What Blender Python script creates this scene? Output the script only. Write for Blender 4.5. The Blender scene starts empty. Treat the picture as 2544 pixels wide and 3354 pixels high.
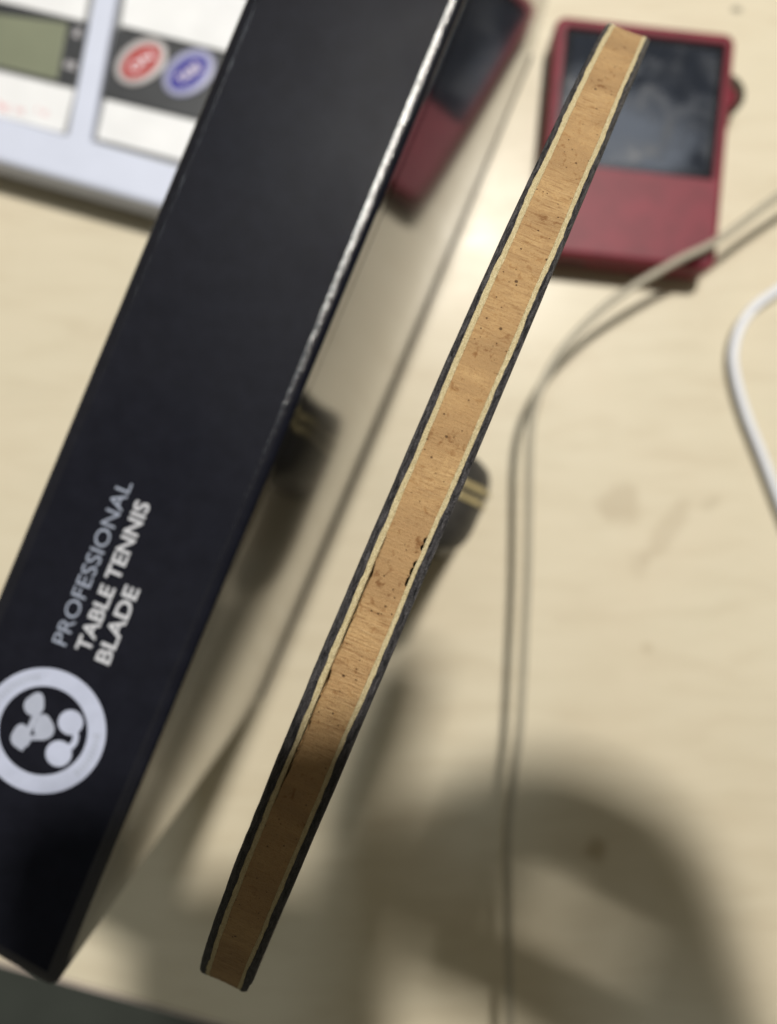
import bpy, bmesh, math, random
from mathutils import Vector, Matrix, noise

random.seed(7)
SC = bpy.context.scene
COL = SC.collection

# ------------------------------------------------------------------ camera, world, lamps, exposure
H = 0.332                      # lens height above the desk top (metres)
F = 2724.0                     # focal length in photo pixels (photo 2544 x 3354)
CX, CY = 1272.0, 1677.0

cam_d = bpy.data.cameras.new('camera')
cam = bpy.data.objects.new('camera', cam_d)
COL.objects.link(cam)
cam.location = (0, 0, H)
cam.rotation_euler = (0, 0, 0)
cam_d.sensor_fit = 'VERTICAL'
cam_d.sensor_height = 36.0
cam_d.sensor_width = 36.0
cam_d.lens = F / 3354.0 * 36.0
cam_d.clip_start = 0.005
cam_d.clip_end = 30
cam_d.dof.use_dof = True
cam_d.dof.focus_distance = 0.0855
cam_d.dof.aperture_fstop = cam_d.lens / 1.72
SC.camera = cam

world = bpy.data.worlds.new('World')
SC.world = world
world.use_nodes = True
bg = world.node_tree.nodes['Background']
bg.inputs[0].default_value = (1.0, 0.93, 0.70, 1)
bg.inputs[1].default_value = 0.15


def area(name, loc, target, sx, sy, power, colour):
    l = bpy.data.lights.new(name, 'AREA')
    l.shape = 'RECTANGLE'
    l.size, l.size_y = sx, sy
    l.energy = power
    l.color = colour
    o = bpy.data.objects.new(name, l)
    COL.objects.link(o)
    o.location = loc
    d = Vector(target) - Vector(loc)
    o.rotation_euler = d.to_track_quat('-Z', 'Y').to_euler()
    return o


area('ceiling_lamp', (0.225, 0.60, 1.50), (0, 0, 0), 0.08, 0.09, 28.0, (1.0, 0.95, 0.86))
area('second_ceiling_lamp', (-0.06, 0.60, 1.60), (0, 0, 0), 0.16, 0.20, 3.2, (0.80, 0.92, 1.0))
area('far_ceiling_lamp', (0.69, 1.11, 2.2), (0.1, 0.1, 0), 0.40, 0.25, 0.9, (0.80, 0.88, 1.0))

SC.view_settings.view_transform = 'Standard'
SC.view_settings.look = 'None'
SC.view_settings.exposure = 0.0
SC.view_settings.gamma = 1.0
SC.render.engine = 'CYCLES'
SC.cycles.max_bounces = 8
SC.cycles.use_denoising = True


# ------------------------------------------------------------------ helpers
def at(px, py, z=0.0):
    """where the sight line through a photo pixel meets the level z"""
    d = H - z
    return Vector(((px - CX) / F * d, -(py - CY) / F * d, z))


def obj(name, me, mat, parent=None, smooth=False):
    o = bpy.data.objects.new(name, me)
    COL.objects.link(o)
    if mat is not None:
        me.materials.clear()
        me.materials.append(mat)
    if smooth:
        for p in me.polygons:
            p.use_smooth = True
    if parent is not None:
        o.parent = parent
        o.location = -Vector(parent.location)
    return o


def tag(o, label, cat, group=None, kind=None):
    o['label'] = label
    o['category'] = cat
    if group:
        o['group'] = group
    if kind:
        o['kind'] = kind
    return o


def empty(name, loc, label, cat):
    o = bpy.data.objects.new(name, None)
    COL.objects.link(o)
    o.location = loc
    o.empty_display_size = 0.02
    return tag(o, label, cat)


def mesh(name, vs, fs, uvs=None):
    me = bpy.data.meshes.new(name)
    me.from_pydata([tuple(v) for v in vs], [], fs)
    if uvs:
        l = me.uv_layers.new(name='UVMap')
        for p in me.polygons:
            for li in p.loop_indices:
                l.data[li].uv = uvs[me.loops[li].vertex_index]
    me.validate()
    me.update()
    return me


def fix(me):
    bm = bmesh.new()
    bm.from_mesh(me)
    bmesh.ops.recalc_face_normals(bm, faces=bm.faces)
    bm.to_mesh(me)
    bm.free()
    return me


def loft(name, loops, cap0=True, cap1=True):
    n = len(loops[0])
    vs, fs = [], []
    for lp in loops:
        vs += [Vector(p) for p in lp]
    for i in range(len(loops) - 1):
        for j in range(n):
            k = (j + 1) % n
            fs.append((i * n + j, i * n + k, (i + 1) * n + k, (i + 1) * n + j))
    if cap0:
        fs.append(tuple(range(n - 1, -1, -1)))
    if cap1:
        fs.append(tuple((len(loops) - 1) * n + j for j in range(n)))
    return fix(mesh(name, vs, fs))


def inset_poly(pts, d):
    """move every side of a convex counter-clockwise polygon inward by d"""
    n = len(pts)
    out = []
    for i in range(n):
        p0, p1, p2 = pts[i - 1], pts[i], pts[(i + 1) % n]
        a = (p1 - p0).normalized()
        b = (p2 - p1).normalized()
        na = Vector((-a.y, a.x))
        nb = Vector((-b.y, b.x))
        m = na + nb
        out.append(p1 + m * (d / max(0.2, 1 + na.dot(nb))))
    return out


def round_poly(pts, r, k=6):
    """rounded corners on a counter-clockwise polygon, k+1 points per corner"""
    n = len(pts)
    out = []
    for i in range(n):
        p0, p1, p2 = pts[i - 1], pts[i], pts[(i + 1) % n]
        a = (p0 - p1).normalized()
        b = (p2 - p1).normalized()
        ang = math.acos(max(-1, min(1, a.dot(b))))
        t = r / math.tan(ang / 2)
        c = p1 + (a + b).normalized() * (r / math.sin(ang / 2))
        s0 = p1 + a * t - c
        s1 = p1 + b * t - c
        a0 = math.atan2(s0.y, s0.x)
        a1 = math.atan2(s1.y, s1.x)
        da = (a1 - a0 + math.pi) % (2 * math.pi) - math.pi
        for q in range(k + 1):
            w = a0 + da * q / k
            out.append(c + Vector((math.cos(w), math.sin(w))) * r)
    return out


def ccw(pts):
    pts = [Vector((p[0], p[1])) for p in pts]
    s = sum(pts[i - 1].x * pts[i].y - pts[i].x * pts[i - 1].y for i in range(len(pts)))
    return pts if s > 0 else pts[::-1]


def lift(loop, z):
    return [Vector((p.x, p.y, z)) for p in loop]


def slab(name, pts, z0, z1, r, b, k=6, steps=4):
    """upright slab with rounded corners and a rounded top rim of radius b"""
    pts = ccw(pts)
    loops = [lift(round_poly(pts, r, k), z0)]
    for i in range(steps + 1):
        w = i / steps * math.pi / 2
        d = b * (1 - math.cos(w))
        loops.append(lift(round_poly(inset_poly(pts, d), max(r - d, 1e-5), k), z1 - b + b * math.sin(w)))
    return loft(name, loops)


def catmull(pts, per, closed=False):
    out = []
    n = len(pts)
    rng = range(n) if closed else range(n - 1)
    for i in rng:
        if closed:
            p = [pts[(i + j - 1) % n] for j in range(4)]
        else:
            p = [pts[max(0, min(n - 1, i + j - 1))] for j in range(4)]
        for q in range(per):
            t = q / per
            out.append(0.5 * ((2 * p[1]) + (p[2] - p[0]) * t + (2 * p[0] - 5 * p[1] + 4 * p[2] - p[3]) * t * t
                              + (3 * p[1] - p[0] - 3 * p[2] + p[3]) * t ** 3))
    if not closed:
        out.append(pts[-1].copy())
    return out


def tube(name, pts, r, sides=14):
    loops = []
    up = Vector((0, 0, 1))
    for i, p in enumerate(pts):
        t = (pts[min(i + 1, len(pts) - 1)] - pts[max(i - 1, 0)]).normalized()
        s = t.cross(up).normalized()
        u = s.cross(t)
        loops.append([p + (s * math.cos(a) + u * math.sin(a)) * r
                      for a in (2 * math.pi * j / sides for j in range(sides))])
    return loft(name, loops)


def text_mesh(body, length, height, bold=0.0, thick=0.00006):
    """lettering laid flat, baseline from the origin along +X, scaled to length x height"""
    c = bpy.data.curves.new('lettering', 'FONT')
    c.body = body
    c.offset = bold
    c.extrude = 0.02
    c.resolution_u = 4
    o = bpy.data.objects.new('lettering', c)
    COL.objects.link(o)
    dg = bpy.context.evaluated_depsgraph_get()
    me = bpy.data.meshes.new_from_object(o.evaluated_get(dg))
    bpy.data.objects.remove(o)
    xs = [v.co.x for v in me.vertices]
    ys = [v.co.y for v in me.vertices]
    sx = length / (max(xs) - min(xs))
    sy = height / (max(ys) - min(ys))
    x0, y0 = min(xs), min(ys)
    for v in me.vertices:
        v.co = Vector(((v.co.x - x0) * sx, (v.co.y - y0) * sy, (v.co.z / 0.02 * 0.5 + 0.5) * thick))
    return me


def place(me, origin, ax, ay):
    az = ax.cross(ay)
    for v in me.vertices:
        v.co = origin + ax * v.co.x + ay * v.co.y + az * v.co.z
    me.update()
    return me


# ------------------------------------------------------------------ materials
class NT:
    def __init__(self, name):
        self.m = bpy.data.materials.new(name)
        self.m.use_nodes = True
        self.t = self.m.node_tree
        self.b = self.t.nodes['Principled BSDF']

    def n(self, kind, **kw):
        nd = self.t.nodes.new(kind)
        for k, v in kw.items():
            if k.startswith('i_'):
                nd.inputs[k[2:].replace('_', ' ')].default_value = v
            else:
                setattr(nd, k, v)
        return nd

    def l(self, a, b):
        self.t.links.new(a, b)

    def set(self, **kw):
        for k, v in kw.items():
            self.b.inputs[k.replace('_', ' ')].default_value = v

    def coords(self, kind='Object', scale=(1, 1, 1), rot=(0, 0, 0)):
        tc = self.n('ShaderNodeTexCoord')
        mp = self.n('ShaderNodeMapping')
        mp.inputs['Scale'].default_value = scale
        mp.inputs['Rotation'].default_value = rot
        self.l(tc.outputs[kind], mp.inputs['Vector'])
        return mp.outputs['Vector']

    def noise(self, vec, scale, detail=4, rough=0.55, dist=0.0):
        nd = self.n('ShaderNodeTexNoise')
        nd.inputs['Scale'].default_value = scale
        nd.inputs['Detail'].default_value = detail
        nd.inputs['Roughness'].default_value = rough
        nd.inputs['Distortion'].default_value = dist
        self.l(vec, nd.inputs['Vector'])
        return nd.outputs['Fac']

    def ramp(self, fac, stops):
        r = self.n('ShaderNodeValToRGB')
        e = r.color_ramp.elements
        while len(e) < len(stops):
            e.new(0.5)
        for q, (p, c) in zip(e, stops):
            q.position = p
            q.color = (*c, 1) if len(c) == 3 else c
        self.l(fac, r.inputs['Fac'])
        return r.outputs['Color']

    def grey(self, fac, p0, v0, p1, v1):
        mr = self.n('ShaderNodeMapRange')
        mr.inputs['From Min'].default_value = p0
        mr.inputs['From Max'].default_value = p1
        mr.inputs['To Min'].default_value = v0
        mr.inputs['To Max'].default_value = v1
        self.l(fac, mr.inputs['Value'])
        return mr.outputs['Result']

    def mix(self, fac, a, b, mode='MIX'):
        m = self.n('ShaderNodeMix', data_type='RGBA', blend_type=mode)
        for s, v in ((m.inputs[0], fac), (m.inputs[6], a), (m.inputs[7], b)):
            if isinstance(v, (int, float)):
                s.default_value = v
            elif isinstance(v, tuple):
                s.default_value = (*v, 1)
            else:
                self.l(v, s)
        return m.outputs[2]

    def math(self, op, a, b=0.0):
        m = self.n('ShaderNodeMath', operation=op)
        for s, v in ((m.inputs[0], a), (m.inputs[1], b)):
            if isinstance(v, (int, float)):
                s.default_value = v
            else:
                self.l(v, s)
        return m.outputs[0]

    def bump(self, h, strength, dist):
        b = self.n('ShaderNodeBump')
        b.inputs['Strength'].default_value = strength
        b.inputs['Distance'].default_value = dist
        self.l(h, b.inputs['Height'])
        self.l(b.outputs['Normal'], self.b.inputs['Normal'])

    def colour(self, c):
        if isinstance(c, tuple):
            self.b.inputs['Base Color'].default_value = (*c, 1)
        else:
            self.l(c, self.b.inputs['Base Color'])


def plain(name, col, rough=0.5, var=0.12, scale=300, bump=0.0, **kw):
    m = NT(name)
    v = m.coords()
    f = m.noise(v, scale, 3)
    a = tuple(x * (1 - var) for x in col)
    b = tuple(min(1, x * (1 + var)) for x in col)
    m.colour(m.ramp(f, [(0.3, a), (0.7, b)]))
    m.set(Roughness=rough, **kw)
    if bump:
        m.bump(f, bump, 0.0002)
    return m.m


def spot_mask(m, vec, x, y, rx, ry, ang, nz):
    """soft irregular blotch on the desk at x, y"""
    mp = m.n('ShaderNodeMapping', vector_type='TEXTURE')
    mp.inputs['Location'].default_value = (x, y, 0)
    mp.inputs['Rotation'].default_value = (0, 0, ang)
    mp.inputs['Scale'].default_value = (rx, ry, 1)
    m.l(vec, mp.inputs['Vector'])
    ln = m.n('ShaderNodeVectorMath', operation='LENGTH')
    m.l(mp.outputs['Vector'], ln.inputs[0])
    d = m.math('ADD', ln.outputs['Value'], m.math('MULTIPLY', m.math('SUBTRACT', nz, 0.5), 1.6))
    return m.grey(d, 0.65, 1.0, 1.1, 0.0)


def desk_material():
    m = NT('maple_laminate')
    ang = math.radians(-15.3)
    tc = m.n('ShaderNodeTexCoord').outputs['Object']
    g = m.coords(scale=(26, 130, 26), rot=(0, 0, -ang))
    grain = m.noise(g, 1.0, 5, 0.6, 0.6)
    g2 = m.coords(scale=(60, 420, 60), rot=(0, 0, -ang))
    fine = m.noise(g2, 1.0, 3, 0.6)
    big = m.noise(tc, 14, 2)
    c = m.ramp(grain, [(0.28, (0.565, 0.505, 0.385)), (0.5, (0.615, 0.56, 0.435)), (0.75, (0.64, 0.585, 0.46))])
    c = m.mix(m.grey(fine, 0.3, 0.0, 0.75, 0.16), c, (0.52, 0.44, 0.31))
    c = m.mix(m.grey(big, 0.35, 0.0, 0.7, 0.18), c, (0.66, 0.55, 0.42))
    nz = m.noise(tc, 120, 4)
    for px, py, rx, ry, a, st, col in (
            (2030, 1650, 80, 75, 0.4, 0.34, (0.36, 0.29, 0.20)),
            (2180, 1740, 45, 130, -0.6, 0.26, (0.36, 0.29, 0.20)),
            (2090, 1850, 40, 60, 0.2, 0.14, (0.36, 0.29, 0.20)),
            (2412, 32, 22, 13, 0.0, 0.75, (0.16, 0.15, 0.12)),
            (1950, 2790, 42, 44, 0.0, 0.5, (0.26, 0.19, 0.09)),
            (2330, 1650, 40, 18, 0.5, 0.2, (0.3, 0.26, 0.18)),
            (2120, 2120, 20, 16, 0.0, 0.25, (0.3, 0.22, 0.12)),
            (1720, 1150, 25, 10, 0.4, 0.2, (0.3, 0.26, 0.18)),
            (420, 1050, 90, 40, 0.3, 0.10, (0.4, 0.3, 0.2))):
        p = at(px, py)
        k = (H / F)
        c = m.mix(m.math('MULTIPLY', spot_mask(m, tc, p.x, p.y, rx * k, ry * k, a, nz), st), c, col)
    m.colour(c)
    rg = m.noise(tc, 45, 3)
    m.l(m.grey(rg, 0.3, 0.27, 0.7, 0.34), m.b.inputs['Roughness'])
    m.set(Specular_IOR_Level=0.19)
    m.bump(fine, 0.06, 0.0002)
    return m.m


def core_material():
    m = NT('core_wood')
    uv = m.coords('UV')
    tone = m.noise(m.coords('UV', (0.50, 0.16, 1), (0, 0, -0.25)), 1.0, 4, 0.55, 0.4)
    c = m.ramp(tone, [(0.38, (0.170, 0.080, 0.027)), (0.50, (0.292, 0.160, 0.061)), (0.61, (0.385, 0.235, 0.100))])
    band = m.noise(m.coords('UV', (1.9, 0.30, 1), (0, 0, -0.30)), 1.0, 4, 0.6, 0.6)
    c = m.mix(m.grey(band, 0.48, 0.0, 0.64, 0.65), c, (0.18, 0.082, 0.026))
    blot = m.noise(uv, 3.0, 4, 0.6, 0.6)
    c = m.mix(m.grey(blot, 0.48, 0.0, 0.62, 0.6), c, (0.20, 0.093, 0.031))
    c = m.mix(m.grey(blot, 0.44, 0.4, 0.32, 0.0), c, (0.52, 0.36, 0.18))
    where = m.grey(m.noise(uv, 0.12, 1), 0.46, 0.15, 0.54, 1.0)
    fib = m.noise(m.coords('UV', (13, 1.1, 1), (0, 0, 0.58)), 1.0, 5, 0.7)
    c = m.mix(m.math('MULTIPLY', m.grey(fib, 0.50, 0.0, 0.66, 0.5), where), c, (0.50, 0.35, 0.18))
    fib2 = m.noise(m.coords('UV', (11, 1.3, 1), (0, 0, 0.66)), 1.0, 4, 0.65)
    c = m.mix(m.math('MULTIPLY', m.grey(fib2, 0.50, 0.0, 0.68, 0.65), where), c, (0.17, 0.075, 0.022))
    speck = m.noise(uv, 14, 3, 0.65)
    c = m.mix(m.grey(speck, 0.58, 0.0, 0.70, 0.6), c, (0.19, 0.085, 0.026))
    pores = None
    for scl, lo, hi in ((3.2, 0.66, 0.17), (7.0, 0.72, 0.24)):
        vo = m.n('ShaderNodeTexVoronoi')
        vo.inputs['Scale'].default_value = scl
        m.l(uv, vo.inputs['Vector'])
        pick = m.n('ShaderNodeSeparateColor')
        m.l(vo.outputs['Color'], pick.inputs[0])
        lim = m.grey(pick.outputs[0], lo, -0.06, 1.0, hi)
        p = m.grey(m.math('SUBTRACT', vo.outputs['Distance'], lim), -0.05, 1.0, 0.05, 0.0)
        pores = p if pores is None else m.math('MAXIMUM', pores, p)
    c = m.mix(m.math('MULTIPLY', pores, 0.85), c, (0.045, 0.016, 0.006))
    m.colour(c)
    m.set(Roughness=0.58, Specular_IOR_Level=0.35)
    h = m.math('SUBTRACT', m.math('ADD', m.math('MULTIPLY', speck, 0.8), fib), m.math('MULTIPLY', pores, 1.5))
    m.bump(h, 0.6, 0.0004)
    return m.m


def ply_material(name, lo, hi, scale, streak, rough, spec=0.4):
    m = NT(name)
    f = m.noise(m.coords('UV', streak, (0, 0, 0.08)), scale, 6, 0.75, 0.7)
    g = m.noise(m.coords('UV'), scale * 5, 2)
    c = m.ramp(f, [(0.40, lo), (0.64, hi)])
    c = m.mix(m.grey(g, 0.5, 0.0, 0.68, 0.6), c, tuple(x * 0.45 for x in lo))
    m.colour(c)
    m.set(Roughness=rough, Specular_IOR_Level=spec)
    m.bump(m.math('ADD', f, g), 0.8, 0.0005)
    return m.m


def box_material(name, rough, bumpy, spec=0.5):
    m = NT(name)
    tc = m.n('ShaderNodeTexCoord').outputs['Object']
    f = m.noise(tc, 300, 3, 0.6)
    big = m.noise(tc, 28, 3)
    m.colour(m.ramp(f, [(0.3, (0.0066, 0.0070, 0.0110)), (0.75, (0.0090, 0.0096, 0.0150))]))
    if rough > 0.2:
        m.l(m.grey(big, 0.36, rough - 0.06, 0.64, rough + 0.08), m.b.inputs['Roughness'])
    else:
        m.set(Roughness=rough)
    m.set(Specular_IOR_Level=spec)
    if bumpy:
        m.bump(m.noise(tc, 260, 6, 0.75), bumpy * 1.5, 0.0006)
    return m.m


M_desk = desk_material()
M_core = core_material()
M_cream = ply_material('cream_veneer', (0.64, 0.52, 0.28), (0.88, 0.77, 0.50), 6, (1, 3, 1), 0.6)
M_outer = ply_material('charcoal_veneer', (0.007, 0.007, 0.009), (0.105, 0.100, 0.106), 3.6, (0.55, 3.0, 1), 0.5, 0.35)
M_boxtop = box_material('matte_black_card', 0.40, 0.0, 0.058)
M_boxside = box_material('gloss_black_card', 0.105, 0.0, 0.75)
M_boxedge = box_material('creased_black_edge', 0.16, 0.22, 0.55)
M_silver = plain('silver_foil_print', (0.25, 0.28, 0.36), 0.45, 0.10, 500)
M_white = plain('white_foil_print', (0.42, 0.43, 0.47), 0.55, 0.05, 500)
M_ring = plain('pale_blue_print', (0.38, 0.41, 0.53), 0.55, 0.06, 400)
M_ringgrey = plain('grey_print', (0.31, 0.335, 0.42), 0.55, 0.06, 400)
M_red = plain('red_soft_plastic', (0.155, 0.012, 0.026), 0.48, 0.16, 110, 0.14, Specular_IOR_Level=0.27)
M_glass = plain('screen_glass', (0.016, 0.020, 0.030), 0.07, 0.2, 60, Specular_IOR_Level=0.6)
_t = M_glass.node_tree
_n = NT.__new__(NT)
_n.m, _n.t, _n.b = M_glass, _t, _t.nodes['Principled BSDF']
_n.l(_n.grey(_n.noise(_n.coords(), 70, 4, 0.6, 0.8), 0.40, 0.04, 0.62, 0.20), _n.b.inputs['Roughness'])
M_bezel = plain('black_bezel', (0.008, 0.008, 0.010), 0.12, 0.2, 60)
M_dark = plain('dark_port_plastic', (0.012, 0.010, 0.009), 0.4, 0.2)
M_wheel = plain('dark_knurled_metal', (0.045, 0.036, 0.026), 0.38, 0.2, 600, 0.2)
M_scale = plain('lilac_white_plastic', (0.56, 0.60, 0.74), 0.45, 0.03, 60)
M_paper = plain('white_film', (0.73, 0.74, 0.77), 0.42, 0.05, 70)
M_well = plain('grey_recess_plastic', (0.20, 0.205, 0.21), 0.5, 0.06, 80)
M_panel = plain('charcoal_panel', (0.030, 0.032, 0.037), 0.38, 0.1, 200)
M_lcd = plain('lcd_green_grey', (0.195, 0.212, 0.150), 0.30, 0.05, 50)
M_print = plain('pale_grey_print', (0.42, 0.41, 0.44), 0.5, 0.05)
M_pink = plain('faded_red_print', (0.70, 0.42, 0.45), 0.5, 0.08)
M_btnred = plain('red_button', (0.36, 0.030, 0.028), 0.4, 0.08)
M_btnblue = plain('blue_button', (0.030, 0.025, 0.26), 0.35, 0.08)
M_btnring_r = plain('grey_button_rim', (0.44, 0.42, 0.43), 0.4, 0.05)
M_btnring_b = plain('lavender_button_rim', (0.33, 0.34, 0.50), 0.4, 0.05)
M_btntext = plain('white_button_print', (0.72, 0.66, 0.72), 0.5, 0.05)
M_cable = plain('taupe_cable_sheath', (0.36, 0.33, 0.26), 0.42, 0.08, 200)
M_wcable = plain('white_cable_sheath', (0.72, 0.745, 0.82), 0.35, 0.03, 200)
M_handle = plain('charcoal_handle_grip', (0.036, 0.034, 0.032), 0.5, 0.25, 260, 0.2)
M_gold = plain('pale_gold_inlay', (0.40, 0.33, 0.17), 0.4, 0.1, 400)
M_floor = plain('grey_green_floor', (0.062, 0.072, 0.066), 0.55, 0.12, 12)
M_edge = plain('pinkish_edge_band', (0.58, 0.50, 0.46), 0.35, 0.05, 60)
M_phone = plain('black_phone_case', (0.02, 0.02, 0.022), 0.4, 0.1)

# ------------------------------------------------------------------ floor and desk
fl = obj('floor', mesh('floor', [(-3, -3, -0.72), (3, -3, -0.72), (3, 3, -0.72), (-3, 3, -0.72)], [(0, 1, 2, 3)]), M_floor)
fl['kind'] = 'structure'

e0, e1 = at(205, 3214), at(700, 3352)
ed = (e1 - e0).normalized()
en = Vector((-ed.y, ed.x, 0))
A = e0 - ed * 0.75
B = e0 + ed * 1.05
desk = empty('desk', (e0.x, e0.y, 0), 'pale maple laminate desk top with grey smudges and a pinkish front edge', 'desk')
b = 0.0012
sec = [(0.0006, -0.026), (0.0006, -b), (0.0009, -0.0004), (b + 0.0006, 0.0), (0.9, 0.0), (0.9, -0.026)]
loops = []
for P in (A, B):
    loops.append([P + en * s[0] + Vector((0, 0, s[1])) for s in sec])
obj('desk_top', loft('desk_top', loops), M_desk, desk)
sec = [(-0.0012, -0.0255), (-0.0012, -0.0012), (-0.0008, -0.0005), (0.0004, -0.0002), (0.0004, -0.0255)]
loops = [[P + en * s[0] + Vector((0, 0, s[1])) for s in sec] for P in (A, B)]
obj('edge_band', loft('edge_band', loops), M_edge, desk)

# ------------------------------------------------------------------ blade box standing on its long side
HB = 0.203                                        # height of the box
N2 = Vector((0.9239, -0.3827))                    # across the box, towards the bat
D2 = Vector((-0.3827, -0.9239))                   # along the box, towards the desk's front edge
n1, n0 = -0.0195, -0.0511
d1, d0 = 0.0886, -0.190


def bx(n, d):
    return N2 * n + D2 * d


box = empty('blade_box', (*bx((n0 + n1) / 2, (d0 + d1) / 2), 0),
            'glossy black cardboard box with silver lettering standing beside the wooden strip', 'box')
plan = ccw([bx(n0, d0), bx(n1, d0), bx(n1, d1), bx(n0, d1 - 0.0042)])
foot = ccw([bx(n0, d0), bx(-0.0166, d0), bx(-0.0188, d1), bx(n0, d1 - 0.0042)])       # the walls splay a little at the foot
RB = 0.0010
RW = 0.0021                                       # the roll of the lid's edge is wider than it is deep


def box_ring(inset, z, sag=0.0):
    k = z / HB
    pl = [f * (1 - k) + p * k for p, f in zip(plan, foot)]
    return lift(round_poly(inset_poly(pl, inset), max(0.0016 - inset, 2e-5), 5), z)


zs = [0.0035 + (HB - RB - 0.0035) * i / 44 for i in range(45)]
wall = loft('box_wall', [box_ring(0, z) for z in zs], True, False)
bm = bmesh.new()
bm.from_mesh(wall)
bmesh.ops.subdivide_edges(bm, edges=[e for e in bm.edges if e.calc_length() > 0.05 and len(e.link_faces) == 2 and all(len(f.verts) == 4 for f in e.link_faces)],
                          cuts=24, use_grid_fill=True)
BULGE = 0.0026                                      # the long card walls belly out a little
for v in bm.verts:
    q = Vector((v.co.x, v.co.y))
    u = (q.dot(D2) - d0) / (d1 - d0)
    side = 1 if q.dot(N2) > (n0 + n1) / 2 else -0.5
    if 0.01 < u < 0.99:
        w = BULGE * math.sin(math.pi * v.co.z / HB) * math.sin(math.pi * u) ** 0.7 * side
        v.co.x += N2.x * w
        v.co.y += N2.y * w
bm.to_mesh(wall)
bm.free()
obj('box_wall', wall, M_boxside, box, True)
loops = []
for i in range(13):
    w = i / 12 * math.pi / 2
    loops.append(box_ring(RW * (1 - math.cos(w)), HB - RB + RB * math.sin(w)))
# rim of the lid: long runs divided so that the crease can wander a little
rim = loft('box_rim', loops, False, False)
bm = bmesh.new()
bm.from_mesh(rim)
lo_e = [e for e in bm.edges if e.calc_length() > 0.05]
bmesh.ops.subdivide_edges(bm, edges=lo_e, cuts=160, use_grid_fill=True)
for v in bm.verts:
    if v.co.z > HB - RB + 1e-5:
        q = v.co * 260
        v.co.z += 0.00005 * (noise.noise(q) - 0.3)
bm.to_mesh(rim)
bm.free()
obj('box_rim', rim, M_boxedge, box, True)
tb = mesh('box_lid', [Vector((p.x, p.y, HB)) for p in round_poly(inset_poly(plan, RW * 0.995), 0.0003, 5)],
          [tuple(range(24))])
obj('box_lid', tb, M_boxtop, box)
lip = ccw([bx(n0 - 0.0003, d0), bx(-0.0166 + 0.0003, d0), bx(-0.0188 + 0.0003, d1 + 0.0003), bx(n0 - 0.0003, d1 - 0.0039)])
obj('box_base', slab('box_base', lip, 0.0, 0.0034, 0.002, 0.0006, 5, 3), M_boxtop, box)

AX = Vector((-D2.x, -D2.y, 0))                    # reading direction of the print
AY = Vector((-N2.x, -N2.y, 0))
ZT = HB + 0.00002
for body, px, py, ln, ht, mat, bold in (
        ('PROFESSIONAL', 215, 2118, 575, 50, M_silver, 0.0),
        ('TABLE TENNIS', 292, 2142, 528, 52, M_white, 0.022),
        ('BLADE', 357, 2180, 268, 52, M_white, 0.022)):
    me = text_mesh(body, ln * (H - HB) / F, ht * (H - HB) / F, bold)
    obj('lettering', place(me, at(px, py, ZT), AX, AY), mat, box)

kp = (H - HB) / F


def flat(name, outline, mat, z0, parent, inner=None, th=0.00005):
    """thin printed shape with a closed outline of photo points at level z0"""
    o = [at(x, y, z0) for x, y in outline]
    if inner:
        i_ = [at(x, y, z0) for x, y in inner]
        up = Vector((0, 0, th))
        me = loft(name, [o, [p + up for p in o], [p + up for p in i_], i_, o], False, False)
    else:
        up = Vector((0, 0, th))
        me = loft(name, [o, [p + up for p in o]])
    return obj(name, me, mat, parent)


def circle(cx, cy, r, n=64):
    return [(cx + r * math.cos(2 * math.pi * i / n), cy + r * math.sin(2 * math.pi * i / n)) for i in range(n)]


def drop(cx, cy, r, ang, k, n=40):
    out = []
    for i in range(n):
        t = 2 * math.pi * i / n
        rr = r * (1 + k * max(0, math.cos(t)) ** 6)
        out.append((cx + rr * math.cos(t + ang), cy + rr * math.sin(t + ang)))
    return out


EX, EY = 141, 2393
em = flat('emblem', circle(EX, EY, 206), M_ring, ZT, box, circle(EX, EY, 146))


def em_part(name, outline, mat, z=ZT, inner=None, th=0.00005):
    o = flat(name, outline, mat, z, None, inner, th)
    o.parent = em
    o.location = (0, 0, 0)
    return o


em_part('disc', circle(231, 2366, 41), M_ring)
em_part('disc', circle(192, 2468, 43), M_ring)
lk = []
for i in range(13):
    w = -0.5 + i / 12 * 1.5
    lk.append((206 + 52 * math.cos(w), 2412 + 52 * math.sin(w)))
lk2 = [(206 + 32 * math.cos(-0.5 + i / 12 * 1.5), 2412 + 32 * math.sin(-0.5 + i / 12 * 1.5)) for i in range(12, -1, -1)]
em_part('link', lk + lk2, M_ring, ZT + 0.00001)
for x, y, r, a in ((111, 2312, 33, -1.1), (144, 2388, 34, -1.6), (68, 2418, 33, -1.5)):
    em_part('petal', drop(x, y, r, a, 0.45), M_ringgrey)
em_part('petal_bar', [(58, 2452), (112, 2330), (128, 2338), (74, 2460)], M_ringgrey, ZT - 0.00001)
em_part('petal_bar', [(70, 2408), (146, 2408), (146, 2424), (70, 2424)], M_ringgrey, ZT - 0.000012)
em_part('petal_bar', [(104, 2318), (118, 2314), (154, 2384), (140, 2390)], M_ringgrey, ZT - 0.000014)
for a0, a1, cnt in ((-2.75, -1.62, 15), (0.05, 0.95, 12)):
    for i in range(cnt):
        w = a0 + (a1 - a0) * (i + 0.5) / cnt
        hw = (a1 - a0) / cnt * 0.30
        r0, r1 = 166, 188
        em_part('stroke', [(EX + r0 * math.cos(w - hw), EY + r0 * math.sin(w - hw)),
                           (EX + r1 * math.cos(w - hw), EY + r1 * math.sin(w - hw)),
                           (EX + r1 * math.cos(w + hw), EY + r1 * math.sin(w + hw)),
                           (EX + r0 * math.cos(w + hw), EY + r0 * math.sin(w + hw))], M_ringgrey, ZT + 0.00005, th=0.00002)

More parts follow.
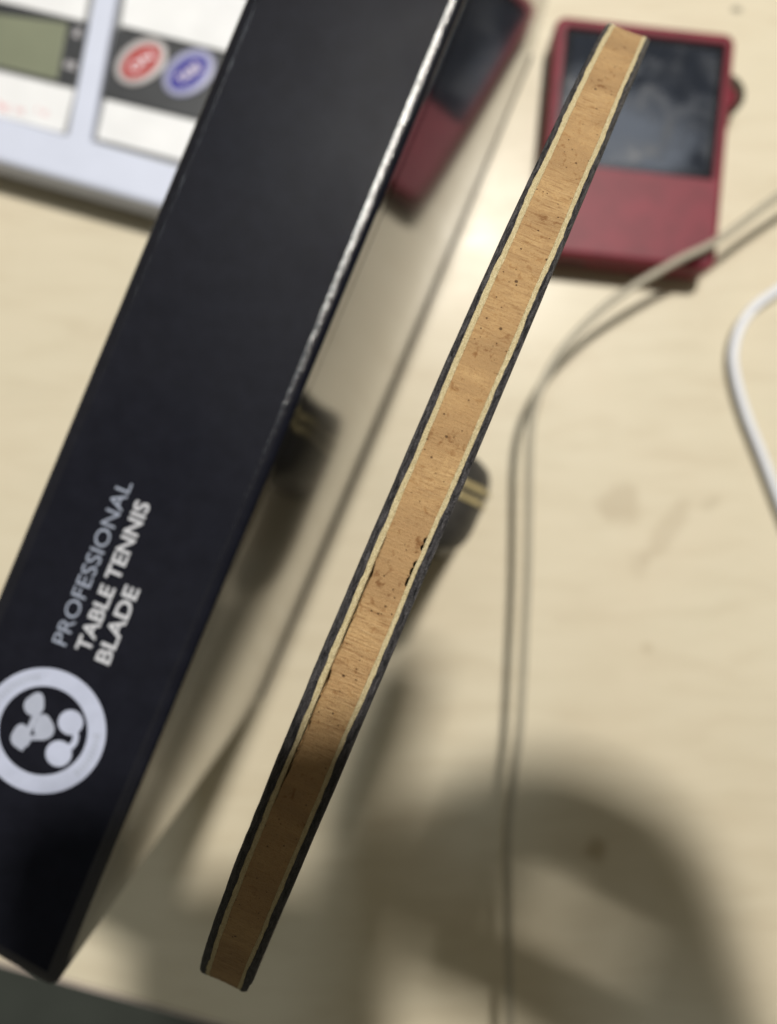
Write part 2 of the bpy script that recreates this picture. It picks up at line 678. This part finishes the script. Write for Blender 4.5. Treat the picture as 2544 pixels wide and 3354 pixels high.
# ------------------------------------------------------------------ table tennis blade standing on its handle
NP = Vector((0.922, -0.387, 0))
E_ = (Vector((-0.387, -0.922, 0)) - NP * 0.0040).normalized()
LEAN = 0.061
W_ = NP * LEAN - Vector((0, 0, 1))
T_ = (NP + Vector((0, 0, LEAN))).normalized()
C0 = Vector((0, 0, H)) + NP * (0.0024 - LEAN * 0.0778)


def bat(e, dep, t):
    return C0 + E_ * e + W_ * dep + T_ * t


ctrl = [(-0.0785, 0.155), (-0.0795, 0.141), (-0.0787, 0.129), (-0.0755, 0.1175), (-0.0690, 0.1080), (-0.0566, 0.0975),
        (-0.0380, 0.0870), (-0.0184, 0.0798), (0.0, 0.0776), (0.0160, 0.0772), (0.0320, 0.0796), (0.0460, 0.0862), (0.0572, 0.0962),
        (0.0630, 0.1060), (0.0675, 0.1180), (0.0702, 0.1350), (0.0700, 0.1550), (0.0660, 0.1830), (0.0520, 0.2120), (0.0280, 0.2310), (0.0060, 0.2390),
        (-0.0280, 0.2390), (-0.0480, 0.2290), (-0.0640, 0.2100), (-0.0750, 0.1820)]
ctrl = [Vector((x, y)) for x, y in ctrl]
# dense sampling where the rim faces the lens, coarse elsewhere
out = []
n = len(ctrl)
for i in range(n):
    p = [ctrl[(i + j - 1) % n] for j in range(4)]
    per = 70 if i <= 14 else 10
    for q in range(per):
        t = q / per
        out.append((0.5 * ((2 * p[1]) + (p[2] - p[0]) * t + (2 * p[0] - 5 * p[1] + 4 * p[2] - p[3]) * t * t
                           + (3 * p[1] - p[0] - 3 * p[2] + p[3]) * t ** 3)))
S = len(out)
nor = []
arc = [0.0]
for i in range(S):
    tg = (out[(i + 1) % S] - out[i - 1]).normalized()
    nor.append(Vector((tg.y, -tg.x)))
    if i:
        arc.append(arc[-1] + (out[i] - out[i - 1]).length)
cen = Vector((-0.0045, 0.155))
if (out[0] - cen).dot(nor[0]) < 0:
    nor = [-v for v in nor]


def nz(a, f, seed):
    return noise.noise(Vector((a * f, seed * 7.3, 1.7 * seed)))


HALF = 0.00308
edges = [[], [], [], [], [], []]
for i in range(S):
    a = arc[i]
    e = out[i].x
    rough = 0.000030 * nz(a, 2600, 9)
    edges[0].append(-HALF + 0.00006 * nz(a, 160, 1) + 0.00003 * nz(a, 1500, 2) + rough)
    k = max(0.0, min(1.0, (e + 0.03) / 0.05))          # lower half: thicker outer plies
    l1 = 0.00057 + 0.00030 * k
    l2 = l1 + 0.00058 - 0.00008 * k
    r1 = 0.00057 + 0.00024 * k
    r2 = r1 + 0.00050 - 0.00008 * k
    edges[1].append(-HALF + l1 + 0.00014 * nz(a, 130, 3) + 0.00010 * nz(a, 600, 4) + 0.00005 * nz(a, 2000, 14))
    edges[2].append(-HALF + l2 + 0.00007 * nz(a, 130, 3) + 0.00005 * nz(a, 900, 5))
    edges[3].append(HALF - r2 + 0.00008 * nz(a, 110, 6) + 0.00005 * nz(a, 800, 7))
    edges[4].append(HALF - r1 + 0.00014 * nz(a, 110, 6) + 0.00010 * nz(a, 600, 8) + 0.00005 * nz(a, 2000, 18))
    chip = 0.00018 if 0.0545 < e < 0.0562 and out[i].y < 0.12 else 0.0
    edges[5].append(HALF + 0.00006 * nz(a, 160, 10) + 0.00004 * nz(a, 1500, 11) + chip)


def crack_left(a, e):
    """0..1 where the left cream veneer has come away from the core"""
    if not (0.002 < e < 0.0300):
        return 0.0
    w = min(1, (e - 0.002) / 0.004, (0.0300 - e) / 0.009)
    return max(0.0, min(1.0, w * (1.25 + 1.3 * nz(a, 420, 21) + 0.9 * nz(a, 1500, 22)) - 0.02))


def crack_right(a, e):
    if not (-0.0006 < e < 0.0060):
        return 0.0
    return 1.0 if nz(a, 1300, 23) > -0.05 else 0.0


def profile(t):
    x = abs(t) / HALF
    h = 0.00016 * (x * x - 1)
    if x > 0.82:
        h -= 0.00030 * ((x - 0.82) / 0.18) ** 2
    return h


def ply(name, k0, k1, mat, cols, parent, cracks=False):
    vs, uvs, fs = [], [], []
    C = cols + 1 + (4 if cracks else 0)
    for i in range(S):
        a, e = arc[i], out[i].x
        vis = out[i].y < 0.13
        t0, t1 = edges[k0][i], edges[k1][i]
        if cracks:
            cl = crack_left(a, e) if vis else 0
            cr = crack_right(a, e) if vis else 0
            g0 = 0.00004 + 0.00026 * cl * (0.8 + 0.6 * nz(a, 600, 24))
            g1 = 0.00004 + 0.00017 * cr
            ts = [(t0, cl), (t0 + g0, cl)] + [(t0 + g0 + 0.00004 + (t1 - g1 - t0 - g0 - 0.00008) * j / cols, 0)
                                            for j in range(cols + 1)] + [(t1 - g1, cr), (t1, cr)]
        else:
            ts = [(t0 + (t1 - t0) * j / cols, 0) for j in range(cols + 1)]
        for t, low in ts:
            h = profile(t) - 0.0040 * low
            if vis:
                h += (0.00008 * (1 + nz(a, 240, 31)) if k0 in (0, 4) else 0.00004) * noise.noise(Vector((a * 900, t * 2300, k0)))
            q = out[i] + nor[i] * h
            vs.append(bat(q.x, q.y, t))
            uvs.append((a * 1000 / 3.0, t * 1000 / 3.0))
    for i in range(S):
        k = (i + 1) % S
        for j in range(C - 1):
            fs.append((i * C + j, k * C + j, k * C + j + 1, i * C + j + 1))
    fs.append(tuple(i * C for i in range(S)))
    fs.append(tuple(i * C + C - 1 for i in range(S - 1, -1, -1)))
    me = fix(mesh(name, vs, fs, uvs))
    o = obj(name, me, mat, parent)
    for p in me.polygons:
        p.use_smooth = len(p.vertices) == 4
    return o


base = bat(-0.010, H / 1.0, 0)
blade = empty('table_tennis_blade', (base.x, base.y, 0),
              'unfinished table tennis blade seen edge on, brown core between cream and charcoal veneers', 'table tennis bat')
ply('outer_veneer', 0, 1, M_outer, 6, blade)['label'] = 'thicker charcoal outer veneer facing the black box'
ply('inner_veneer', 1, 2, M_cream, 5, blade)['label'] = 'cream veneer partly come away from the brown core'
ply('core', 2, 3, M_core, 18, blade, True)
ply('inner_veneer', 3, 4, M_cream, 5, blade)['label'] = 'cream veneer facing the red player'
ply('outer_veneer', 4, 5, M_outer, 6, blade)['label'] = 'charcoal outer veneer facing the red player'

# handle: flared grip, gold inlay lines on the broad faces
loops = []
HC = -0.0095
for dep, hw, ht in ((0.222, 0.0135, 0.0035), (0.228, 0.0137, 0.0097), (0.236, 0.0138, 0.0121), (0.262, 0.0140, 0.0123),
                    (0.290, 0.0155, 0.0128), (0.312, 0.0178, 0.0134), (0.330, 0.0192, 0.0138), (0.3318, 0.0186, 0.0132)):
    lp = []
    for j in range(40):
        w = 2 * math.pi * j / 40
        c, s = math.cos(w), math.sin(w)
        lp.append(bat(HC + hw * math.copysign(abs(c) ** 0.55, c), dep, ht * math.copysign(abs(s) ** 0.55, s)))
    loops.append(lp)
hd = obj('handle', loft('handle', loops), M_handle, blade, True)
for s in (-1, 1):
    for e0_ in (-0.0152, -0.0118):
        st = []
        for dep, ht, k in ((0.2222, 0.0042, 1.0), (0.2250, 0.0071, 1.0), (0.2280, 0.0101, 1.0), (0.2320, 0.0114, 1.0), (0.2360, 0.0125, 1.0), (0.262, 0.0126, 1.0), (0.290, 0.0131, 1.1), (0.312, 0.0137, 1.2), (0.3295, 0.0141, 1.25)):
            ee = HC + (e0_ - HC) * k
            st.append([bat(ee + du, dep, s * (ht - 0.0012 + dv)) for du, dv in ((-0.0008, -0.0004), (0.0008, -0.0004), (0.0008, 0.0013), (-0.0008, 0.0013))])
        o = obj('inlay_line', loft('inlay_line', st), M_gold, None)
        o.parent = hd
        o.location = (0, 0, 0)

# ------------------------------------------------------------------ red music player lying on the desk
ZP = 0.0172
P_tl, P_tr, P_br = at(1822, 46, ZP), at(2413, 110, ZP), at(2345, 886, ZP)
P_bl = P_tl + (P_br - P_tr)
pl_c = (P_tl + P_br) / 2
player = empty('music_player', (pl_c.x, pl_c.y, 0), 'small red music player with a dark square screen behind the blade', 'music player')
outer = ccw([P_tl, P_tr, P_br, P_bl])
S_tl, S_tr, S_br = at(1857, 84, ZP), at(2381, 143, ZP), at(2336, 588, ZP)
S_bl = S_tl + (S_br - S_tr)
scr = ccw([S_tl, S_tr, S_br, S_bl])


def order_like(pts, ref):
    j = min(range(4), key=lambda q: (pts[q] - ref[0]).length)
    return pts[j:] + pts[:j]


scr = order_like(scr, outer)
RC, RT, K = 0.0042, 0.0020, 6
loops = [lift(round_poly(inset_poly(outer, 0.0018), RC - 0.0018, K), 0.0),
         lift(round_poly(inset_poly(outer, 0.0005), RC - 0.0005, K), 0.0008),
         lift(round_poly(outer, RC, K), 0.0025)]
for i in range(6):
    w = i / 5 * math.pi / 2
    d = RT * (1 - math.cos(w))
    loops.append(lift(round_poly(inset_poly(outer, d), RC - d, K), ZP - RT + RT * math.sin(w)))
loops.append(lift(round_poly(inset_poly(scr, -0.0004), 0.0012, K), ZP))
loops.append(lift(round_poly(scr, 0.0010, K), ZP - 0.0004))
loops.append(lift(round_poly(scr, 0.0010, K), ZP - 0.0016))
obj('case', loft('case', loops), M_red, player, True)
me = player.children[0].data
for p in me.polygons:
    p.use_smooth = abs(p.normal.z) < 0.999 and len(p.vertices) == 4
obj('bezel', slab('bezel', inset_poly(scr, 0.00005), ZP - 0.00155, ZP - 0.0011, 0.001, 0.0001, K, 2), M_bezel, player)
disp = inset_poly(scr, 0.0022)
sc_o = obj('screen', slab('screen', disp, ZP - 0.00112, ZP - 0.0010, 0.0006, 0.00004, K, 2), M_glass, player)
# volume wheel, guard and port
right_dir = (P_br - P_tr).normalized()
out_dir = Vector((-right_dir.y, right_dir.x, 0))
if out_dir.x < 0:
    out_dir = -out_dir
wc = at(2392, 318, 0.0095)
wc = Vector((wc.x, wc.y, 0.0085))
loops = []
for u, rr in ((-0.0062, 0.0052), (-0.0058, 0.0058), (0.0052, 0.0058), (0.0058, 0.0052)):
    pass
wl = []
for z_, rr in ((0.0052, 0.0072), (0.0056, 0.0077), (0.0116, 0.0077), (0.0120, 0.0072)):
    lp = []
    for j in range(48):
        w = 2 * math.pi * j / 48
        r2 = rr * (1 + (0.012 if j % 2 else 0))
        lp.append(Vector((wc.x - out_dir.x * 0.0030 + r2 * math.cos(w), wc.y - out_dir.y * 0.0030 + r2 * math.sin(w), z_)))
    wl.append(lp)
obj('volume_wheel', loft('volume_wheel', wl), M_wheel, player, True)
gp = []
for z_, k in ((0.0116, 0.75), (0.0120, 1.0), (0.0130, 1.0), (0.0138, 0.7)):
    lp = []
    for j in range(24):
        w = 2 * math.pi * j / 24
        c, s = math.cos(w), math.sin(w)
        g = wc + right_dir * (0.0020 + 0.0042 * k * c) + out_dir * (-0.0018 + 0.0030 * k * s)
        lp.append(Vector((g.x, g.y, z_)))
    gp.append(lp)
obj('wheel_guard', loft('wheel_guard', gp), M_red, player, True)
bdir = (P_br - P_bl).normalized()
pc = P_bl + (P_br - P_bl) * 0.20
dn = right_dir
port = [pc + bdir * u + dn * v for u, v in ((-0.0075, -0.003), (0.0075, -0.003), (0.0075, 0.00012), (-0.0075, 0.00012))]
obj('port', slab('port', [(p.x, p.y) for p in port], 0.0062, 0.0100, 0.0001, 0.0001, 2, 2), M_dark, player)

# ------------------------------------------------------------------ kitchen scale
ZS = 0.020
Q = 0.5066


def s_(x, y, z=ZS):
    """corner measured on the enlarged scale picture, put on the level z"""
    return at(x * Q, y * Q, z)


front_a, front_b = at(-40, 521, ZS), at(900, 783, ZS)
fd = (front_b - front_a).normalized()
fu = Vector((-fd.y, fd.x, 0))
body = [front_a - fd * 0.075, front_a + fd * 0.135, front_a + fd * 0.135 + fu * 0.20, front_a - fd * 0.075 + fu * 0.20]
sc_c = sum(body, Vector((0, 0, 0))) / 4
scale = empty('kitchen_scale', (sc_c.x, sc_c.y, 0), 'white kitchen scale with green display and red and blue buttons behind the black box', 'kitchen scale')
ZW = ZS - 0.0032                                   # floor of the two wells
wellL = ccw([s_(-560, -330), s_(650, -60 - 210), s_(436, 876), s_(-600, 590)])
wellR = ccw([s_(800, -260), s_(1900, 40), s_(1700, 1228), s_(585, 912)])
bo = ccw([(p.x, p.y) for p in body])


def framed(pts_wells):
    """plate with two rounded holes: top sheet triangulated with holes, walls down to the wells"""
    bm = bmesh.new()
    def ring(pts, z):
        vs = [bm.verts.new((p.x, p.y, z)) for p in pts]
        return vs, [bm.edges.new((vs[i - 1], vs[i])) for i in range(len(vs))]
    o2, oe = ring(round_poly(inset_poly(bo, 0.0022), 0.0058, 6), ZS)
    alle = list(oe)
    tops = []
    for w in pts_wells:
        vs, es = ring(round_poly(inset_poly(w, -0.0005), 0.0016, 5), ZS)
        tops.append(vs)
        alle += es
    bmesh.ops.triangle_fill(bm, use_beauty=True, use_dissolve=False, edges=alle)
    for w, vs in zip(pts_wells, tops):
        prev = vs
        for ins, z in ((0.0, ZS - 0.0005), (0.0, ZW)):
            cur = [bm.verts.new((p.x, p.y, z)) for p in round_poly(inset_poly(w, ins), 0.0012, 5)]
            for i in range(len(cur)):
                bm.faces.new((prev[i - 1], prev[i], cur[i], cur[i - 1]))
            prev = cur
    prev = o2
    for ins, z in ((0.0012, ZS - 0.0003), (0.0005, ZS - 0.0009), (0.0, ZS - 0.0022), (0.0, 0.004), (0.001, 0.003)):
        cur = [bm.verts.new((p.x, p.y, z)) for p in round_poly(inset_poly(bo, ins), 0.008 - ins, 6)]
        for i in range(len(cur)):
            bm.faces.new((prev[i - 1], prev[i], cur[i], cur[i - 1]))
        prev = cur
    bmesh.ops.recalc_face_normals(bm, faces=bm.faces)
    me = bpy.data.meshes.new('body')
    bm.to_mesh(me)
    bm.free()
    return me


obj('body', framed([wellL, wellR]), M_scale, scale)
for w in (wellL, wellR):
    obj('well_floor', slab('well_floor', inset_poly(w, -0.0003), ZW - 0.0008, ZW, 0.0012, 0.0001, 5, 2), M_well, scale)
for fx, fy in ((0.10, 0.1), (0.9, 0.1), (0.9, 0.9), (0.1, 0.9)):
    c = body[0] + (body[1] - body[0]) * fx + (body[3] - body[0]) * fy
    ft = [[Vector((c.x + r * math.cos(j * math.pi / 8), c.y + r * math.sin(j * math.pi / 8), z)) for j in range(16)]
          for r, z in ((0.006, 0.0), (0.007, 0.0005), (0.007, 0.0035))]
    obj('foot', loft('foot', ft), M_dark, scale)


def plate(name, pts, z0, z1, mat, r=0.0006, b=0.0003):
    return obj(name, slab(name, [s_(x, y, z1) for x, y in pts], z0, z1, r, b, 4, 3), mat, scale)


ZPL = ZW + 0.0016
plate('film_panel', [(-560, -300), (612, -255), (540, 138), (-560, -125)], ZW, ZPL, M_paper)
plate('film_panel', [(-560, 330), (482, 578), (408, 862), (-580, 605)], ZW, ZPL, M_paper)
plate('film_panel', [(835, -230), (1900, 30), (1830, 425), (780, 165)], ZW, ZPL, M_paper)
plate('film_panel', [(678, 640), (1760, 905), (1700, 1175), (622, 895)], ZW, ZPL, M_paper)
dpan = plate('display_panel', [(-560, -95), (585, 145), (488, 560), (-580, 290)], ZW, ZW + 0.0009, M_panel, 0.0002, 0.0001)
bpan = plate('button_panel', [(748, 180), (1830, 440), (1760, 885), (655, 622)], ZW, ZW + 0.0009, M_panel, 0.0002, 0.0001)
plate('display', [(-560, 20), (437, 150), (368, 516), (-580, 292)], ZW + 0.0008, ZW + 0.0010, M_lcd, 0.0003, 0.00008)


def s_text(body, x, y, ln, ht, ang, mat, z, parent, bold=0.01):
    me = text_mesh(body, ln * Q * (H - z) / F, ht * Q * (H - z) / F, bold, 0.00004)
    ax = Vector((math.cos(ang), math.sin(ang), 0))
    place(me, s_(x, y, z), ax, Vector((-ax.y, ax.x, 0)))
    return obj('lettering', me, mat, parent)


tilt = math.radians(-14)
s_text('g', 468, 236, 46, 60, tilt, M_print, ZW + 0.00091, scale, 0.05)
s_text('oz', 410, 436, 82, 50, tilt, M_print, ZW + 0.00091, scale, 0.05)
s_text('1g', 230, 735, 80, 46, tilt, M_pink, ZPL + 0.00001, scale, 0.0)
s_text('5000g x', -260, 650, 430, 62, tilt, M_pink, ZPL + 0.00001, scale, 0.02)


def oval(cx, cy, a, b_, ang, n=40):
    return [(cx + a * math.cos(t) * math.cos(ang) - b_ * math.sin(t) * math.sin(ang),
             cy + a * math.cos(t) * math.sin(ang) + b_ * math.sin(t) * math.cos(ang)) for t in (2 * math.pi * i / n for i in range(n))]


def dome(name, cx, cy, a, b_, ang, z0, z1, mat, parent):
    lps = []
    for k, z in ((1.0, z0), (1.0, z0 + (z1 - z0) * 0.5), (0.96, z0 + (z1 - z0) * 0.85), (0.90, z1)):
        lps.append([s_(x, y, z) for x, y in oval(cx, cy, a * k, b_ * k, ang)])
    o = obj(name, loft(name, lps), mat, parent, True)
    return o


for cx, cy, body_, mat_c, mat_r, lab in ((912, 400, 'ON', M_btnred, M_btnring_r, 'red oval button'), (1220, 471, 'TARE', M_btnblue, M_btnring_b, 'blue oval button')):
    ang = math.radians(-37)
    bt = dome('button', cx, cy, 188, 134, ang, ZW + 0.0008, ZW + 0.0016, mat_r, scale)
    bt['label'] = lab
    for nm, me_mat, a_, b2, zz in (('button_face', mat_c, 148, 92, 0.00008),):
        o = dome(nm, cx, cy, a_, b2, ang, ZW + 0.00155, ZW + 0.00155 + zz, me_mat, None)
        o.parent = bt
        o.location = (0, 0, 0)
    ln = 172
    me = text_mesh(body_, ln * Q * (H - ZS) / F, 62 * Q * (H - ZS) / F, 0.02, 0.00004)
    ax = Vector((math.cos(-ang), math.sin(-ang), 0))
    ay = Vector((-ax.y, ax.x, 0))
    org = s_(cx, cy, ZW + 0.00164) - ax * (ln * Q * (H - ZS) / F / 2) - ay * (31 * Q * (H - ZS) / F)
    o = obj('lettering', place(me, org, ax, ay), M_btntext, None)
    o.parent = bt
    o.location = (0, 0, 0)

# ------------------------------------------------------------------ cables
zc = 0.0240
cp = [(2900, 420), (2720, 530), (2544, 646), (2354, 785), (2203, 862), (2002, 988), (1858, 1126), (1782, 1245), (1748, 1345), (1736, 1440), (1733, 1540),
      (1731, 1710), (1727, 1895), (1713, 2194), (1702, 2384), (1684, 2522), (1668, 2680), (1662, 2800), (1664, 3028), (1669, 3354), (1668, 3700)]
pts = catmull([at(x, y, zc) for x, y in cp], 14)
cb = obj('cable', tube('cable', pts, 0.00145), M_cable, None, True)
tag(cb, 'thin taupe cable curving past the red player and down the desk', 'cable')
cp = [(3000, 800), (2750, 868), (2600, 920), (2520, 968), (2462, 1015), (2420, 1080), (2401, 1161), (2412, 1250), (2446, 1366), (2495, 1490), (2552, 1640), (2620, 1810), (2720, 2050)]
pts = catmull([at(x, y, 0.0042) for x, y in cp], 14)
cb = obj('cable', tube('cable', pts, 0.00185), M_wcable, None, True)
tag(cb, 'white cable bending round at the right of the desk', 'cable')

# ------------------------------------------------------------------ the phone taking the picture, held flat over the desk
phone = empty('smartphone', (0.016, -0.055, H + 0.003), 'black smartphone held flat over the desk by one hand', 'phone')
ph = [(-0.031, -0.120), (0.052, -0.120), (0.052, 0.021), (-0.031, 0.021)]
obj('phone_body', slab('phone_body', ph, H + 0.004, H + 0.011, 0.010, 0.0015, 6, 3), M_phone, phone)

# the hand that holds it: one skin from wrist to finger tips
M_skin = plain('warm_skin', (0.50, 0.29, 0.20), 0.5, 0.08, 120)
hb = bpy.data.meshes.new('person')
hv, he, hr = [], [], []


def joint(p, rad, prev=None):
    hv.append((p[0], p[1], H + p[2]))
    hr.append(rad)
    if prev is not None:
        he.append((prev, len(hv) - 1))
    return len(hv) - 1


wrist = joint((0.168, -0.080, 0.030), 0.026)
palm = joint((0.142, -0.026, 0.028), 0.026, wrist)
joint((0.190, -0.150, 0.030), 0.027, wrist)
for chain in (((0.118, 0.004, 0.040, 0.014), (0.080, 0.020, 0.038, 0.0140), (0.039, 0.042, 0.034, 0.0140), (0.050, 0.074, 0.026, 0.0130), (0.060, 0.100, 0.020, 0.0110)),  # unseen outstretched finger, added to cast the dark band beside the blade
              ((0.146, 0.014, 0.028, 0.016), (0.136, 0.040, 0.024, 0.0150), (0.101, 0.055, 0.022, 0.0145), (0.072, 0.046, 0.020, 0.0140), (0.052, 0.034, 0.019, 0.0120)),
              ((0.148, 0.002, 0.026, 0.016), (0.138, 0.024, 0.024, 0.0140), (0.102, 0.040, 0.020, 0.0130), (0.074, 0.030, 0.018, 0.0135), (0.052, 0.018, 0.017, 0.0120)),
              ((0.150, -0.014, 0.024, 0.015), (0.148, 0.004, 0.022, 0.0135), (0.139, 0.015, 0.018, 0.0130), (0.120, 0.024, 0.017, 0.0120), (0.104, 0.030, 0.017, 0.0105)),
              ((0.130, -0.040, 0.024, 0.016), (0.108, -0.018, 0.022, 0.0110), (0.084, -0.004, 0.020, 0.0100), (0.056, 0.004, 0.019, 0.0090))):
    pv = palm
    for x, y, z, rad in chain:
        pv = joint((x, y, z), rad, pv)
hb.from_pydata(hv, he, [])
hand = bpy.data.objects.new('person', hb)
COL.objects.link(hand)
sk = hand.modifiers.new('skin', 'SKIN')
sk.use_smooth_shade = True
for v, rad in zip(hb.skin_vertices[0].data, hr):
    v.radius = (rad, rad * 0.85)
hb.skin_vertices[0].data[wrist].use_root = True
hand.modifiers.new('round', 'SUBSURF').render_levels = 2
hb.materials.append(M_skin)
tag(hand, 'person holding the smartphone over the desk with a bare hand', 'person')
